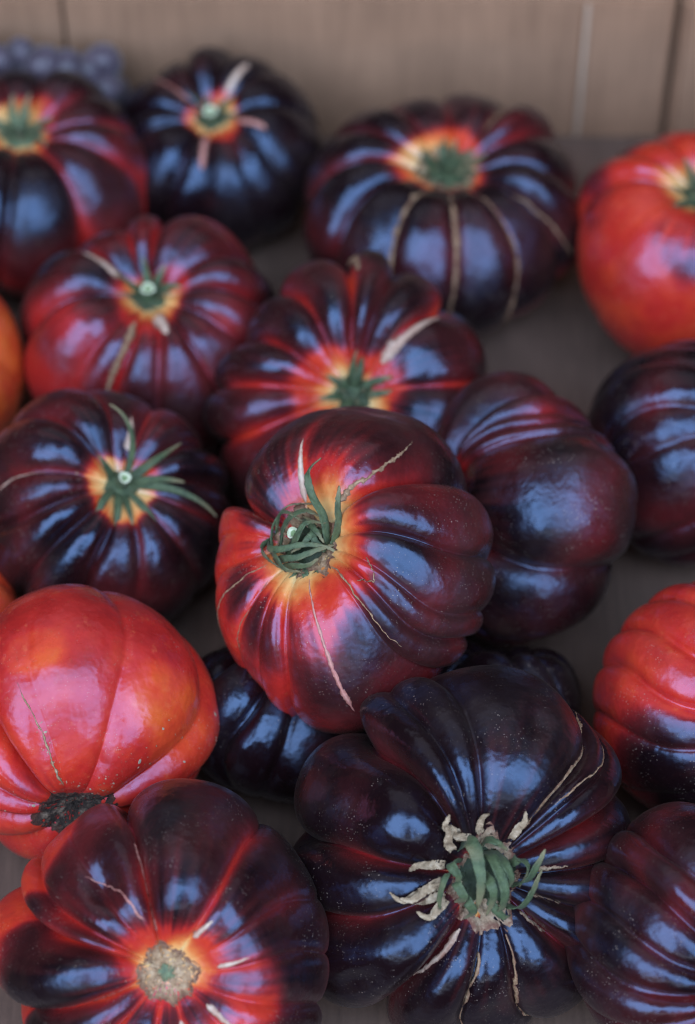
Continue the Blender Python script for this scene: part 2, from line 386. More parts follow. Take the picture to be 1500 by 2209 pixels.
    # --- stem end
    def calyx(s, sepals, r_hub=.55, stem=(.26, .55, 0, 0), mat='sepal', base_z=.05, seed=1, cut=True):
        rng = np.random.default_rng(seed); z0 = s.apex[2] + base_z
        nu = 28; V, F = [], []; prof = [(.02, .16), (.5, .17), (.85, .10), (1.0, .0), (.9, -.12)]
        for r, z in prof:
            for i in range(nu):
                t = 6.2832 * i / nu; rr = r * r_hub * (1 + .16 * math.cos(5 * t + seed)); V.append((rr * math.cos(t), rr * math.sin(t), z0 + z * r_hub * 1.3))
        for j in range(len(prof) - 1):
            for i in range(nu): F.append([j * nu + i, (j + 1) * nu + i, (j + 1) * nu + (i + 1) % nu, j * nu + (i + 1) % nu])
        F.append([i for i in range(nu)][::1])
        hub = mesh_obj('calyx', V, F, M[mat], s.root); s.hub = hub
        for q in sepals: s.sepal(hub, z0, rng, mat=mat, **q)
        if stem:
            r, h, tx, ty = stem; V, F = [], []; nu = 20
            prof = [(1.25, .0), (1.02, .2), (.98, .6), (1.06, .93), (1.0, 1.0), (.72, 1.0), (.55, .94)]
            for rr, z in prof:
                for i in range(nu):
                    t = 6.2832 * i / nu; q = rr * r * (1 + .06 * math.sin(3 * t + seed)); V.append((q * math.cos(t) + tx * z, q * math.sin(t) + ty * z, z0 + .05 + z * h))
            for j in range(len(prof) - 1):
                for i in range(nu): F.append([j * nu + i, (j + 1) * nu + i, (j + 1) * nu + (i + 1) % nu, j * nu + (i + 1) % nu])
            mesh_obj('stem', V[:5 * nu], [f for f in F if max(f) < 5 * nu], M[mat], hub)
            k = 4 * nu; V2 = V[k:]; F2 = [[x - k for x in f] for f in F if min(f) >= k]
            mesh_obj('cut_ring', V2, F2, M['cut'], hub)
            mesh_obj('pith', [V[i] for i in range(6 * nu, 7 * nu)] + [(tx, ty, z0 + .05 + h * .9)], [[i, (i + 1) % nu, nu] for i in range(nu)], M['pith'], hub)
        return s
    def sepal(s, parent, z0, rng, az, L=1.8, w=.36, e0=30, curl=-60, side=0, r0=.35, twist=0, mat='sepal', name='sepal', fold=.5, curl2=0, n=22, dz=0.0, wav=0.0):
        ds = L / (n - 1); p = np.array([r0 * math.cos(R(az)), r0 * math.sin(R(az)), z0 + .10 + dz]); a, e = R(az), R(e0)
        V = []; m = 8; tips = []
        for i in range(n):
            u = i / (n - 1)
            d = np.array([math.cos(a) * math.cos(e), math.sin(a) * math.cos(e), math.sin(e)])
            sd = np.array([-math.sin(a), math.cos(a), 0]); nn = np.cross(d, sd) * 1.0
            tw = R(twist) * u; sd, nn = sd * math.cos(tw) + nn * math.sin(tw), nn * math.cos(tw) - sd * math.sin(tw)
            ww = w * (.55 + .45 * math.sin(min(u / .28, 1) * math.pi / 2)) * max(1 - u, 0) ** .62 * .5 + .022
            th_ = .030 * (1 - .6 * u) + .010
            for k in range(m):
                t = 6.2832 * k / m; x = math.cos(t); y = math.sin(t)
                V.append(p + sd * ww * x + nn * (th_ * y - fold * ww * (1 - abs(x)) ) + rng.normal(size=3) * wav); tips.append(u)
            p = p + d * ds; e += R(curl + curl2 * u) * ds; a += R(side) * ds
        idx = np.arange(n * m).reshape(n, m); nx = np.roll(idx, -1, 1)
        F = np.stack([idx[:-1], nx[:-1], nx[1:], idx[1:]], -1).reshape(-1, 4).tolist() + [list(range(m)), list(range((n - 1) * m, n * m))[::-1]]
        return mesh_obj(name, V, F, M[mat], parent, attrs=dict(tip=tips))

def _paths():
    def sepal_path(s, pts, w, jit=.03, name='sepal', mat='sepal', parent=None, n=26, thick=.032, z0=None, fold=.35, centre=None):
        rng = np.random.default_rng(int(abs(pts[0][0] * 1000 + pts[1][1] * 777)) + 5); p = np.array(pts, float)
        if z0 is None: z0 = s.apex[2] + .05
        p[:, 2] += z0; p[1:] += rng.normal(size=p[1:].shape) * jit
        q = np.concatenate([[2 * p[0] - p[1]], p, [2 * p[-1] - p[-2]]]); m = len(p) - 1; C = []
        for u in np.linspace(0, m - 1e-6, n):
            i = int(u); f = u - i; a, b, c, d = q[i:i + 4]
            C.append(.5 * (2 * b + (c - a) * f + (2 * a - 5 * b + 4 * c - d) * f * f + (3 * b - a - 3 * c + d) * f ** 3))
        C = np.array(C); T = np.gradient(C, axis=0); T /= np.linalg.norm(T, axis=1)[:, None]
        ref = C - (np.array([0, 0, z0 - .3]) if centre is None else centre); nn = ref - T * (ref * T).sum(1)[:, None]; nn /= np.linalg.norm(nn, axis=1)[:, None] + 1e-9
        sd = np.cross(T, nn); V, tips, mids, k = [], [], [], 10; tw0 = rng.uniform(-.5, .5)
        for i in range(n):
            u = i / (n - 1); ww = w * .5 * (.6 + .4 * math.sin(min(u / .3, 1) * 1.57)) * max(1 - u, 0) ** .55 + .02; th = thick * (1 - .65 * u) + .012
            ct, st_ = math.cos(tw0 * u), math.sin(tw0 * u); sv = sd[i] * ct + nn[i] * st_; nv = nn[i] * ct - sd[i] * st_
            for j in range(k):
                t_ = 6.2832 * j / k; x, y = math.cos(t_), math.sin(t_)
                V.append(C[i] + sv * ww * x + nv * (th * y + fold * ww * (abs(x) - .5)) + rng.normal(size=3) * .010); tips.append(u); mids.append(max(0, 1 - 2.5 * abs(x)))
        idx = np.arange(n * k).reshape(n, k); nx = np.roll(idx, -1, 1)
        F = np.stack([idx[:-1], nx[:-1], nx[1:], idx[1:]], -1).reshape(-1, 4).tolist() + [list(range(k))[::-1], list(range((n - 1) * k, n * k))]
        return mesh_obj(name, V, F, M[mat], parent or s.hub, attrs=dict(tip=tips, mid=mids))
    def petal(s, az, p0, p1, dz, sw, rr):
        az, sw = R(az), R(sw); P = []
        for u in (0, .4, .75, 1):
            th = az + sw * u * u + R(rr.uniform(-3, 3)); ph = float(pol(R(p0 + (p1 - p0) * u)))
            P.append(tuple(s.S(th, ph) + s.N(th, ph) * (dz * (u ** 1.2) + .03 + rr.uniform(-.06, .06) * u)))
        return s.sepal_path(P, rr.uniform(.24, .40), jit=.05, name='dried_petal', mat='dry', parent=s.root, thick=.010, z0=0, fold=.9, centre=np.array([0, 0, -2.]))
    Tomato.sepal_path = sepal_path; Tomato.petal = petal
_paths()

def rand_grooves(seed, n, d=(.08, .2), red=(.3, .9), fixed=()):
    r = random.Random(seed); g = list(fixed); a = r.uniform(0, 360)
    for i in range(n):
        az = (a + 360 * i / n + r.uniform(-.3, .3) * 360 / n) % 360
        if all(abs((az - f[0] + 180) % 360 - 180) > 11 for f in fixed): g.append((az, r.uniform(*d), r.uniform(*red)))
    return g
def ring_sepals(seed, n, L=(1.5, 2.2), e0=(15, 50), curl=(-70, -20), w=(.3, .42), side=(-25, 25), skip=(), r0=.38):
    r = random.Random(seed); a = r.uniform(0, 60); out = []
    for i in range(n):
        out.append(dict(az=a + 360 * i / n + r.uniform(-12, 12), L=r.uniform(*L), w=r.uniform(*w), e0=r.uniform(*e0), curl=r.uniform(*curl), side=r.uniform(*side), r0=r0, twist=r.uniform(-60, 60)))
    return out
HI = (440, 200); MID = (320, 150)

# --- the sharp tomato resting on top of the others
t = Tomato('sharp red and maroon tomato lying on top in the middle, calyx curled like a nest', (-.1, -3.0, 8.6), 5.12, 4.0,
           lean(-.43, .36, .83),
           [(146, .25, .9), (27, .18, .7), (-3, .14, .3), (-26, .08, .4), (-37, .10, .6), (-50, .06, .4), (-81, .02, .4), (-107, .10, .6), (-122, .05, .4),
            (-137, .09, .9), (-173, .10, .7), (166, .05, .7), (84, .02, .6, .25)],
           seed=4, rim=[(95, 1.20), (60, 1.15), (27, 1.04), (8, 1.05), (-15, 1.05), (-45, 1.02), (-80, 1.16), (-105, 1.13), (-135, 1.03), (-170, .97), (165, .96), (135, 1.04)],
           rise=[(90, .12), (10, .08), (-90, .0), (180, -.04)], dimple=.24, dimw=.34, res=HI, dents=[(-33, 42, 3.0, 9, .05), (75, 70, 30, 8, .03), (-17, 46, 4, 12, .03)])
t.build(base=.76, ring=(.16, .60), bottom=.10, ripe=.40, ringc=.30, groove_reach=(.5, 1.3),
        patches=[(174, 72, 50, .85, .05), (-160, 95, 40, .5, .05), (-92, 26, 20, .25, .1), (30, 24, 18, .25), (-132, 70, 32, .28), (-80, 112, 50, .12)])
t.ribbon('scar', [(-82, 20), (-81, 40), (-80, 56), (-78, 78)], .08, .22, M['pink'], .015, .22, seed=1)
t.ribbon('scar', [(36, 22), (34, 36), (37, 52), (42, 64)], .24, .04, M['cork'], .03, .45, seed=2)
t.ribbon('scar', [(24, 20), (27, 34)], .40, .10, M['pale'], .02, .08, seed=3)
t.ribbon('scar', [(84, 18), (85, 28), (86, 37)], .40, .04, M['pale'], .02, .06, seed=4)
t.ribbon('scar', [(145, 20), (146, 28), (147, 38)], .60, .10, M['pale'], .02, .06, seed=5)
t.ribbon('scar', [(-155, 22), (-156, 50), (-154, 80)], .05, .10, M['cork'], .02, .5, seed=6)
t.ribbon('scar', [(-137, 26), (-138, 55), (-136, 88), (-133, 104)], .04, .05, M['cork'], .015, .5, seed=7)
t.ribbon('scar', [(-46, 24), (-47, 46), (-46, 66)], .10, .02, M['cork'], .03, .6, seed=8)
t.ribbon('scar', [(-24, 40), (-33, 40), (-40, 34)], .06, .04, M['cork'], .04, .6, seed=9)
t.patch('corky_ring', 19, M['cork'], .03, .3, .03, spikes=[(-60, .5, 9), (-100, .3, 8), (-130, .4, 8), (-20, .2, 8)])
t.calyx([], r_hub=1.0, stem=(.22, .95, -.2, .12), seed=2, mat='sepal_dark')
for pts, w_ in (([(-1.45, -.15, .2), (-1.15, .7, .7), (-.4, 1.2, .9), (.45, 1.3, .6)], .30), ([(-1.0, -.1, .4), (-.45, .55, 1.0), (.3, .85, 1.1), (.9, .6, .7)], .32),
                ([(-.6, -.6, .5), (.05, -.15, 1.2), (.55, .25, 1.3), (1.0, .35, .8)], .28), ([(-1.5, .2, .3), (-1.25, -.2, .8), (-.5, -.45, 1.05), (.2, -.4, 1.0), (.9, -.5, .7), (1.35, -.75, .4)], .26),
                ([(-1.35, -.5, .2), (-.7, -.75, .75), (0, -.8, .9), (.7, -.6, .8), (1.2, -.4, .4)], .30), ([(-1.1, -.8, .1), (-.5, -1.0, .55), (.1, -1.05, .6), (.6, -.75, .5)], .32),
                ([(.85, -.3, .3), (.98, .5, .9), (.85, 1.2, 1.4), (.72, 1.8, 1.7), (.95, 2.2, 1.8), (1.3, 2.45, 1.7)], .36), ([(1.05, -.4, .3), (1.45, .2, .8), (1.72, .8, 1.2), (1.9, 1.35, 1.4)], .34),
                ([(-1.4, .4, .2), (-1.62, 0, .65), (-1.35, -.6, .65), (-.9, -1.0, .3)], .30), ([(-.3, -1.0, .15), (-.5, -1.35, .28), (-.95, -1.65, .25)], .34), ([(.35, -1.1, .15), (.4, -1.4, .3), (.65, -1.8, .25)], .34),
                ([(0, -1.0, .2), (.02, -1.35, .4), (-.02, -1.65, .3)], .30), ([(-1.2, .5, .3), (-.8, .95, .9), (-.3, .85, 1.1), (.2, .5, 1.0)], .26), ([(-1.3, -.3, .4), (-.9, -.6, 1.0), (-.6, -1.1, .8), (-.1, -1.25, .5)], .24),
                ([(.9, .2, .3), (.55, .0, .8), (.2, -.35, .9), (-.3, -.6, .8)], .26), ([(.8, -.5, .3), (.5, -.2, .7), (.45, .4, .8), (.1, .9, .7)], .28), ([(-.2, .9, .3), (.2, .55, .8), (.7, .1, .8), (.9, -.4, .6)], .24)):
    t.sepal_path(pts, w_)

# --- front right: very dark, deeply lobed
t = Tomato('nearly black deeply lobed tomato in front with clawed green calyx and pale dried petals', (4.3, -13.0, 4.9), 5.95, 4.3,
           lean(.12, -.06, 1),
           [(124, .27, .7, .95), (110, .08, .1, .7), (97, .08, .1, .7), (53, .12, .2), (45, .05, .1), (28, .22, .8), (1, .17, .2), (-22, .15, .2), (-43, .17, .8), (-72, .10, .1),
            (-94, .08, .1), (-121, .22, .5), (-159, .22, .9), (171, .24, .9)],
           seed=9, rim=[(70, 1.10), (100, 1.05), (124, 1.0), (150, 1.03), (185, 1.05), (-140, 1.10), (-100, 1.05), (-60, 1.0), (-20, .98), (20, .97), (45, 1.05)],
           rise=[(70, .02), (150, .08), (-140, .06), (0, -.02)], dimple=.20, dimw=.36, res=HI, dents=[(150, 54, 8, 9, .04), (75, 52, 4, 8, .035), (-138, 55, 4, 14, .05), (-82, 50, 4, 10, .03)])
t.build(base=1.06, ring=(.08, .22), bottom=.40, ripe=.15, ringc=.15, groove_reach=(1.1, 1.9))
t.ribbon('scar', [(53, 24), (54, 50), (53, 75), (51, 92)], .26, .12, M['cork'], .04, .5, seed=1)
t.ribbon('scar', [(50, 38), (46, 60), (45, 88)], .06, .10, M['cork'], .03, .5, seed=2)
t.ribbon('scar', [(-93, 26), (-94, 60), (-95, 105)], .14, .12, M['cork'], .035, .5, seed=3)
t.ribbon('scar', [(-70, 24), (-72, 60), (-74, 100)], .18, .12, M['cork'], .035, .5, seed=4)
t.ribbon('scar', [(-117, 22), (-120, 36), (-121, 46)], .5, .06, M['pale'], .03, .08, seed=5)
t.ribbon('scar', [(-22, 20), (-22, 30)], .4, .05, M['dry'], .02, .25, seed=6)
t.ribbon('scar', [(-45, 20), (-43, 34)], .4, .05, M['dry'], .02, .25, seed=7)
t.ribbon('scar', [(8, 20), (6, 28)], .35, .06, M['dry'], .02, .25, seed=8)
t.patch('corky_ring', 17, M['dry'], .05, .3, .05, seed=8, spikes=[(-95, .55, 14), (-65, .5, 10), (-120, .6, 9), (50, .4, 10)])
t.calyx([], r_hub=1.05, stem=None, seed=5, base_z=.10, mat='sepal_dark')
for pts, w_ in (([(-.9, 1.0, .2), (-.6, 1.25, .9), (-.45, .6, 1.5), (-.4, -.2, 1.4), (-.35, -.95, .9)], .58), ([(0, .9, .3), (.1, .75, 1.1), (.35, 0, 1.5), (.35, -.7, 1.2), (.25, -1.15, .8)], .50),
                ([(.3, .9, .3), (.55, .6, 1.2), (.7, .1, 1.3), (.65, -.4, .9)], .42), ([(.7, -.3, .3), (1.2, 0, .95), (1.55, .5, 1.2), (1.9, 1.1, 1.1)], .46), ([(.5, -.9, .3), (1.05, -.95, .9), (1.45, -.5, 1.1), (1.8, .35, 1.0)], .46),
                ([(-1.0, .3, .3), (-1.4, .2, .9), (-1.6, -.5, .8), (-1.55, -1.2, .4), (-2.0, -1.5, .35)], .26), ([(-.9, .6, .4), (-1.25, .65, 1.0), (-1.05, .1, 1.2), (-1.2, -.3, .7)], .48), ([(-.8, .1, .4), (-1.1, 0, 1.1), (-.9, -.5, 1.2), (-1.05, -.85, .6)], .46),
                ([(-.3, .3, .5), (-.15, .15, 1.6), (-.05, -.5, 1.6), (-.1, -1.2, 1.0)], .42), ([(.7, .4, .4), (1.0, .7, 1.0), (1.3, .4, 1.2), (1.2, -.2, .8)], .42), ([(-.7, -.4, .4), (-.75, -.7, 1.1), (-.55, -1.1, .9), (-.65, -1.35, .4)], .44),
                ([(.1, -.5, .5), (.15, -.8, 1.0), (.5, -1.2, .9), (.85, -1.35, .5)], .36), ([(-.2, 1.0, .3), (-.1, 1.35, .7), (.3, 1.3, .9), (.55, 1.0, .8)], .38)):
    t.sepal_path(pts, w_, jit=.05)
rr = random.Random(12)
for az, p0, p1, dz, sw in ((160, 14, 27, .3, 8), (140, 14, 24, .5, -8), (130, 14, 26, .5, 5), (116, 14, 23, .45, 8), (98, 14, 22, .45, -8), (184, 14, 29, .25, 6), (190, 14, 32, .2, -4), (197, 14, 28, .25, 5), (60, 14, 24, .2, 6), (205, 14, 24, .2, 4)):
    t.petal(az, p0, p1, dz, sw, rr)

# --- front left: corky stem scar, half red lobes
t = Tomato('dark front tomato with round corky stem scar and red lobe tips on its left', (-6.2, -17.0, 5.1), 5.3, 4.2,
           lean(.06, -.02, 1),
           [(104, .21, .8), (126, .03, .1, .5), (146, .10, .6), (156, .21, 1.0), (199, .20, 1.0), (225, .14, .8), (258, .12, .8), (290, .10, .6), (318, .07, .3), (341, .06, .3), (5, .06, .3), (28, .05, .2), (58, .10, 1.0)],
           seed=14, rim=[(85, 1.06), (115, .97), (135, .93), (156, .97), (180, 1.10), (215, 1.0), (270, 1.05), (0, 1.02), (45, 1.0)], rise=[(75, .10), (130, .02), (180, .05)],
           dimple=.20, dimw=.30, res=HI, dents=[(123, 44, 5, 9, .10), (80, 70, 20, 20, .03)])
t.build(base=.92, ring=(.10, .38), bottom=.45, ripe=.42, ringc=.17, groove_reach=(.8, 1.9),
        patches=[(178, 92, 34, 1.3, .05), (150, 88, 24, 1.3, .05), (140, 100, 24, 1.1, .05), (205, 88, 26, .8, .1), (-10, 27, 14, .6, .1), (-85, 26, 24, .6, .25), (-20, 112, 36, .4)])
t.ribbon('scar', [(103, 20), (104, 36), (105, 56)], .62, .10, M['pink'], .03, .12, seed=1)
t.ribbon('scar', [(199, 20), (199, 42), (199, 60)], .50, .10, M['pink'], .03, .15, seed=2)
t.ribbon('scar', [(112, 26), (120, 40), (128, 52)], .10, .03, M['pink'], .02, .3, seed=3)
t.ribbon('scar', [(8, 22), (10, 30)], .24, .05, M['pale'], .02, .08, seed=4)
t.ribbon('scar', [(-35, 20), (-38, 32)], .36, .05, M['pale'], .02, .08, seed=5)
t.ribbon('scar', [(-72, 20), (-75, 33)], .30, .04, M['pale'], .02, .08, seed=6)
t.ribbon('scar', [(55, 20), (50, 26)], .30, .10, M['pale'], .02, .08, seed=7)
t.patch('stem_scar', 14, M['cork'], .04, .12, .045, seed=4, spikes=[(8, .15, 9), (-38, .2, 9), (-75, .2, 9), (104, .2, 10)])
t.calyx([], r_hub=.30, stem=None, mat='sepal_olive', base_z=.04, seed=3)

# --- left: red one showing its blossom end
t = Tomato('large plain red tomato with black corky blossom scar and rows of pale flecks', (-10.2, -7.5, 5.3), 5.0, 4.3,
           lean(.10, -.70, .70),
           [(126, .17, .3), (98, .02, .1, .6), (66, .05, .2), (155, .08, .3), (25, .05, .2), (-5, .10, .3), (-40, .08, .3), (-90, .1, .3), (-140, .08, .3), (180, .12, .3)],
           seed=21, rim=[(90, 1.06), (122, 1.0), (60, 1.02), (0, 1.0), (180, 1.05), (-90, .95)], dimple=.14, dimw=.22, res=HI, power=.9, sharp=.9, group='red tomatoes in the box')
t.build(base=-.05, ring=(.0, .01), bottom=0, ripe=.40, ringc=.02, patches=[(112, 92, 30, -.10, -.25), (60, 105, 36, -.12, -.2), (150, 110, 40, -.20, -.2), (95, 75, 16, .0, .35), (40, 60, 25, 0, .35)])
t.patch('blossom_scar', 20, M['black'], .02, .35, .018, seed=6, spikes=[(20, .7, 30), (200, .9, 30)])
rr = random.Random(3)
t.ribbon('scar', [(100, 24), (101, 40), (104, 66)], .10, .03, M['cork'], .02, .6, seed=1)
t.flecks('scar_flecks', [(100 + rr.gauss(0, 2.2), rr.uniform(16, 48)) for _ in range(40)] + [(48 + rr.gauss(0, 6), rr.uniform(19, 36)) for _ in range(34)] + [(150 + rr.gauss(0, 8), rr.uniform(17, 30)) for _ in range(22)]
         + [(rr.uniform(20, 160), rr.uniform(14, 22)) for _ in range(46)], .034, M['fleck'])
t.flecks('scar_flecks', [(30 + rr.gauss(0, 9), rr.uniform(38, 62)) for _ in range(16)] + [(10 + rr.gauss(0, 5), rr.uniform(72, 82)) for _ in range(5)], .045, M['fleck'], seed=8)

# --- left middle: long open sepals
t = Tomato('dark purple tomato with long spreading green sepals and a white arc scar', (-9.7, 3.2, 4.6), 4.75, 3.75,
           lean(.30, .38, .88),
           [(176, .12, .4), (202, .16, .2), (230, .17, .2), (262, .16, .2), (290, .13, .3), (318, .10, .4), (345, .08, .6), (140, .12, .5), (108, .1, .5), (75, .1, .4), (40, .1, .4), (10, .1, .4)],
           seed=31, dimple=.22, dimw=.34, res=MID)
t.build(base=.86, ring=(.16, .36), bottom=.25, ripe=.6, ringc=.24)
t.ribbon('scar', [(176, 24), (176, 38), (178, 56), (184, 66)], .34, .12, M['pale'], .03, .06, seed=1)
t.ribbon('scar', [(84, 20), (88, 34)], .5, .06, M['pale'], .02, .06, seed=2)
t.calyx([dict(az=70, L=3.4, w=.28, e0=46, curl=10, side=26, curl2=-60), dict(az=38, L=2.6, w=.40, e0=36, curl=2, side=-4, twist=70), dict(az=-2, L=3.8, w=.34, e0=30, curl=-6, side=-8, curl2=-24, twist=50), dict(az=-45, L=3.7, w=.30, e0=20, curl=-15, side=-8, twist=60),
         dict(az=-100, L=2.3, w=.34, e0=36, curl=-40, side=10), dict(az=-135, L=2.6, w=.34, e0=44, curl=-44, side=22), dict(az=150, L=1.4, w=.4, e0=55, curl=-15), dict(az=10, L=2.2, w=.4, e0=40, curl=-15, side=-10), dict(az=-75, L=1.5, w=.3, e0=24, curl=-20)],
        r_hub=.70, stem=(.24, .75, 0, 0), seed=7)

# --- second row
t = Tomato('plum red tomato with pink sheen on its left lobes beside the long-sepalled dark one', (-8.3, 13.3, 4.3), 5.1, 4.1, lean(.0, .54, .85),
           [(185, .15, .4), (235, .07, .3), (260, .13, .7), (283, .10, .3), (308, .11, .3), (334, .11, .3), (2, .12, .3), (30, .12, .3), (88, .15, .5), (112, .12, .5), (142, .13, .5)],
           seed=41, rim=[(60, 1.08), (100, .95), (180, 1.05), (250, 1.0), (0, 1.0)], dimple=.30, dimw=.36, res=MID)
t.build(base=.70, ring=(.14, .38), bottom=.1, ripe=.15, ringc=.20, patches=[(210, 66, 40, .34), (60, 75, 30, .26)])
t.ribbon('scar', [(255, 24), (256, 50), (257, 72)], .5, .12, M['cork'], .03, .3, seed=1)
t.ribbon('scar', [(-70, 17), (-68, 30)], .8, .3, M['pale'], .04, .08, seed=2)
t.ribbon('scar', [(150, 18), (150, 36)], .6, .15, M['pale'], .03, .08, seed=3)
t.calyx(ring_sepals(3, 8, L=(1.1, 1.6), e0=(50, 80), curl=(-70, -20)), r_hub=.8, stem=(.3, .6, 0, 0), seed=9)

t = Tomato('dark tomato half hidden behind the middle one, red and white streaks fanning from its calyx', (.3, 8.8, 5.0), 5.7, 4.2, lean(-.02, .12, 1),
           [(94, .20, .9), (77, .15, .4), (52, .17, .8), (4, .14, .8), (-40, .12, .4), (-80, .12, .4), (-120, .14, .5), (-160, .16, .8), (120, .17, .8), (148, .17, .8), (174, .16, .9)],
           seed=51, rim=[(90, 1.0), (105, 1.02), (68, 1.0), (25, 1.0), (150, .93), (180, 1.06), (0, .98)], dimple=.34, dimw=.40, res=MID)
t.build(base=.86, ring=(.20, .50), bottom=.3, ripe=.5, ringc=.22, groove_reach=(1.0, 1.8), patches=[(20, 100, 22, .5)])
t.ribbon('scar', [(46, 20), (47, 40), (48, 60)], .85, .15, M['pale'], .03, .06, seed=1)
t.ribbon('scar', [(91, 70), (92, 86)], .3, .4, M['cork'], .04, .3, seed=2)
t.calyx(ring_sepals(11, 9, L=(1.0, 1.6), e0=(45, 75), curl=(-80, -20)) + ring_sepals(12, 7, L=(.8, 1.5), e0=(60, 100), curl=(-110, -30), w=(.26, .4), side=(-60, 60), r0=.2), r_hub=.8, stem=None, seed=4)

# --- back rows
t = Tomato('broad dark tomato at the back with long tan cork seams running down its ribs', (4.35, 21.4, 4.0), 6.15, 3.9, lean(.02, .58, .8),
           [(-121, .07, .2), (-90, .06, .2), (-59, .07, .3), (-30, .15, .3), (0, .13, .3), (30, .12, .4), (52, .12, .5), (85, .12, .5), (120, .12, .5), (150, .14, .6), (178, .15, .8), (-152, .15, .4)],
           seed=61, dimple=.26, dimw=.36, res=MID)
t.build(base=.92, ring=(.18, .40), bottom=.3, ripe=.65, ringc=.25, patches=[(10, 95, 34, .45), (-45, 118, 30, .5, .2)])
for i, az in enumerate((-121, -90, -59)): t.ribbon('scar', [(az, 22), (az, 50), (az, 80), (az - 2, 112)], .42, .30, M['cork'], .13, .2, seed=i)
t.ribbon('scar', [(52, 22), (53, 50), (53, 74)], .5, .36, M['cork'], .05, .2, seed=6)
t.ribbon('scar', [(178, 20), (178, 42)], .8, .2, M['pale'], .03, .08, seed=7)
t.ribbon('scar', [(-30, 24), (-28, 60), (-26, 90)], .14, .1, M['cork'], .03, .2, seed=8)
t.patch('corky_ring', 19, M['cork'], .03, .2, .03, seed=2)
t.calyx(ring_sepals(21, 11, L=(.9, 1.5), e0=(40, 80), curl=(-90, -30), r0=.7) + ring_sepals(22, 10, L=(.8, 1.5), e0=(60, 100), curl=(-110, -30), w=(.26, .4), side=(-60, 60), r0=.2), r_hub=1.05, stem=None, seed=6)

t = Tomato('blue-black tomato at the back with four pale streaks around its small calyx', (-6.0, 25.6, 3.7), 4.55, 3.6, lean(-.06, .50, .86),
           rand_grooves(12, 11, d=(.08, .15), red=(.1, .3)), seed=71, dimple=.28, dimw=.34, res=(240, 110))
t.build(base=1.12, ring=(.16, .34), bottom=.2, ripe=.5, ringc=.2)
for i, (az, p1, w_) in enumerate(((58, 42, .45), (140, 50, .5), (-98, 42, .45), (-20, 36, .35))): t.ribbon('scar', [(az, 20), (az, p1)], w_, .3, M['pink'] if i else M['pale'], .03, .06, seed=i)
t.calyx(ring_sepals(31, 8, L=(.9, 1.3), e0=(55, 85), curl=(-80, -30)), r_hub=.75, stem=(.32, .55, 0, 0), seed=8)

t = Tomato('big crimson tomato at the far left with olive green calyx and dark streaked shoulders', (-14.8, 22.8, 4.6), 5.6, 4.1, lean(.10, .62, .78),
           [(-50, .15, .9), (-92, .14, .2), (-14, .10, .5), (12, .10, .6), (40, .1, .4), (75, .12, .4), (110, .12, .4), (150, .12, .4), (190, .12, .4), (-128, .14, .4)], seed=81, dimple=.28, dimw=.36, res=(240, 110))
t.build(base=.95, ring=(.16, .36), bottom=.6, ripe=.1, ringc=.24, patches=[(-40, 92, 40, .42), (-90, 105, 40, .45), (0, 60, 24, .3)], groove_reach=(1.2, 2.4))
t.calyx(ring_sepals(41, 7, L=(1.3, 1.9), e0=(30, 70), curl=(-80, -10), w=(.4, .6)) + ring_sepals(42, 6, L=(.8, 1.5), e0=(60, 100), curl=(-110, -30), w=(.26, .4), side=(-60, 60), r0=.2) + [dict(az=8, L=3.4, w=.4, e0=12, curl=-12), dict(az=-6, L=3.6, w=.34, e0=10, curl=-14)], r_hub=.95, stem=None, mat='sepal_olive', seed=3)

t = Tomato('glossy light red tomato at the right edge with green calyx and dark shoulder', (15.0, 18.6, 4.6), 4.9, 4.5, lean(.05, .52, .85),
           [(-148, .03, .1), (-80, .12, .6), (-52, .1, .5), (168, .14, .3), (142, .10, .3), (112, .10, .3), (60, .1, .3), (5, .1, .3)], seed=91, dimple=.28, dimw=.36, res=(240, 110), group='red tomatoes in the box')
t.build(base=.04, ring=(.05, .10), bottom=.1, ripe=.46, ringc=.22, patches=[(-108, 34, 17, -.42), (-100, 52, 12, -.25), (-66, 34, 15, -.40), (150, 66, 24, -.35), (120, 60, 22, -.35), (178, 56, 16, -.3)])
t.calyx(ring_sepals(51, 9, L=(1.1, 1.8), e0=(35, 80), curl=(-80, -10), r0=.6) + ring_sepals(52, 8, L=(.8, 1.5), e0=(60, 100), curl=(-110, -30), w=(.26, .4), side=(-60, 60), r0=.2), r_hub=.9, stem=None, seed=5)

# --- right side
t = Tomato('dark dusty tomato lying on its side, ribs running across, just right of the middle one', (6.6, 2.7, 5.2), 5.2, 3.6, lean(-.80, .12, .42),
           [(66, .25, .6, 1.0), (53, .17, .6, 1.0), (41, .17, .5, 1.0), (29, .07, .2, 1.0), (-44, .16, .1, 1.0), (-85, .10, .1, 1.0), (-120, .1, .2, 1.0), (-160, .1, .2, 1.0), (160, .1, .2, 1.0), (115, .06, .3, 1.0)],
           seed=101, rim=[(125, 1.0), (92, 1.05), (66, .97), (45, .84), (28, .90), (0, 1.08), (-25, 1.08), (-46, .98), (-70, 1.03), (-100, 1.0)], dimple=.2, dimw=.3, res=MID, bottom_dimple=.15)
t.build(base=.84, ring=(.2, .5), bottom=.0, ripe=.2, patches=[(95, 60, 26, .25)], groove_reach=(2.0, 3.0))

t = Tomato('blurred dark purple tomato at the right edge behind the dusty one', (14.2, 6.6, 4.6), 4.4, 3.9, lean(.62, .35, .7),
           rand_grooves(19, 12, d=(.05, .12), red=(.1, .3)), seed=111, res=(220, 110), dimple=.28)
t.build(base=.88, ring=(.16, .34), bottom=.2, ripe=.3)
t.calyx(ring_sepals(61, 8), r_hub=.8, stem=(.28, .5, 0, 0), seed=4)

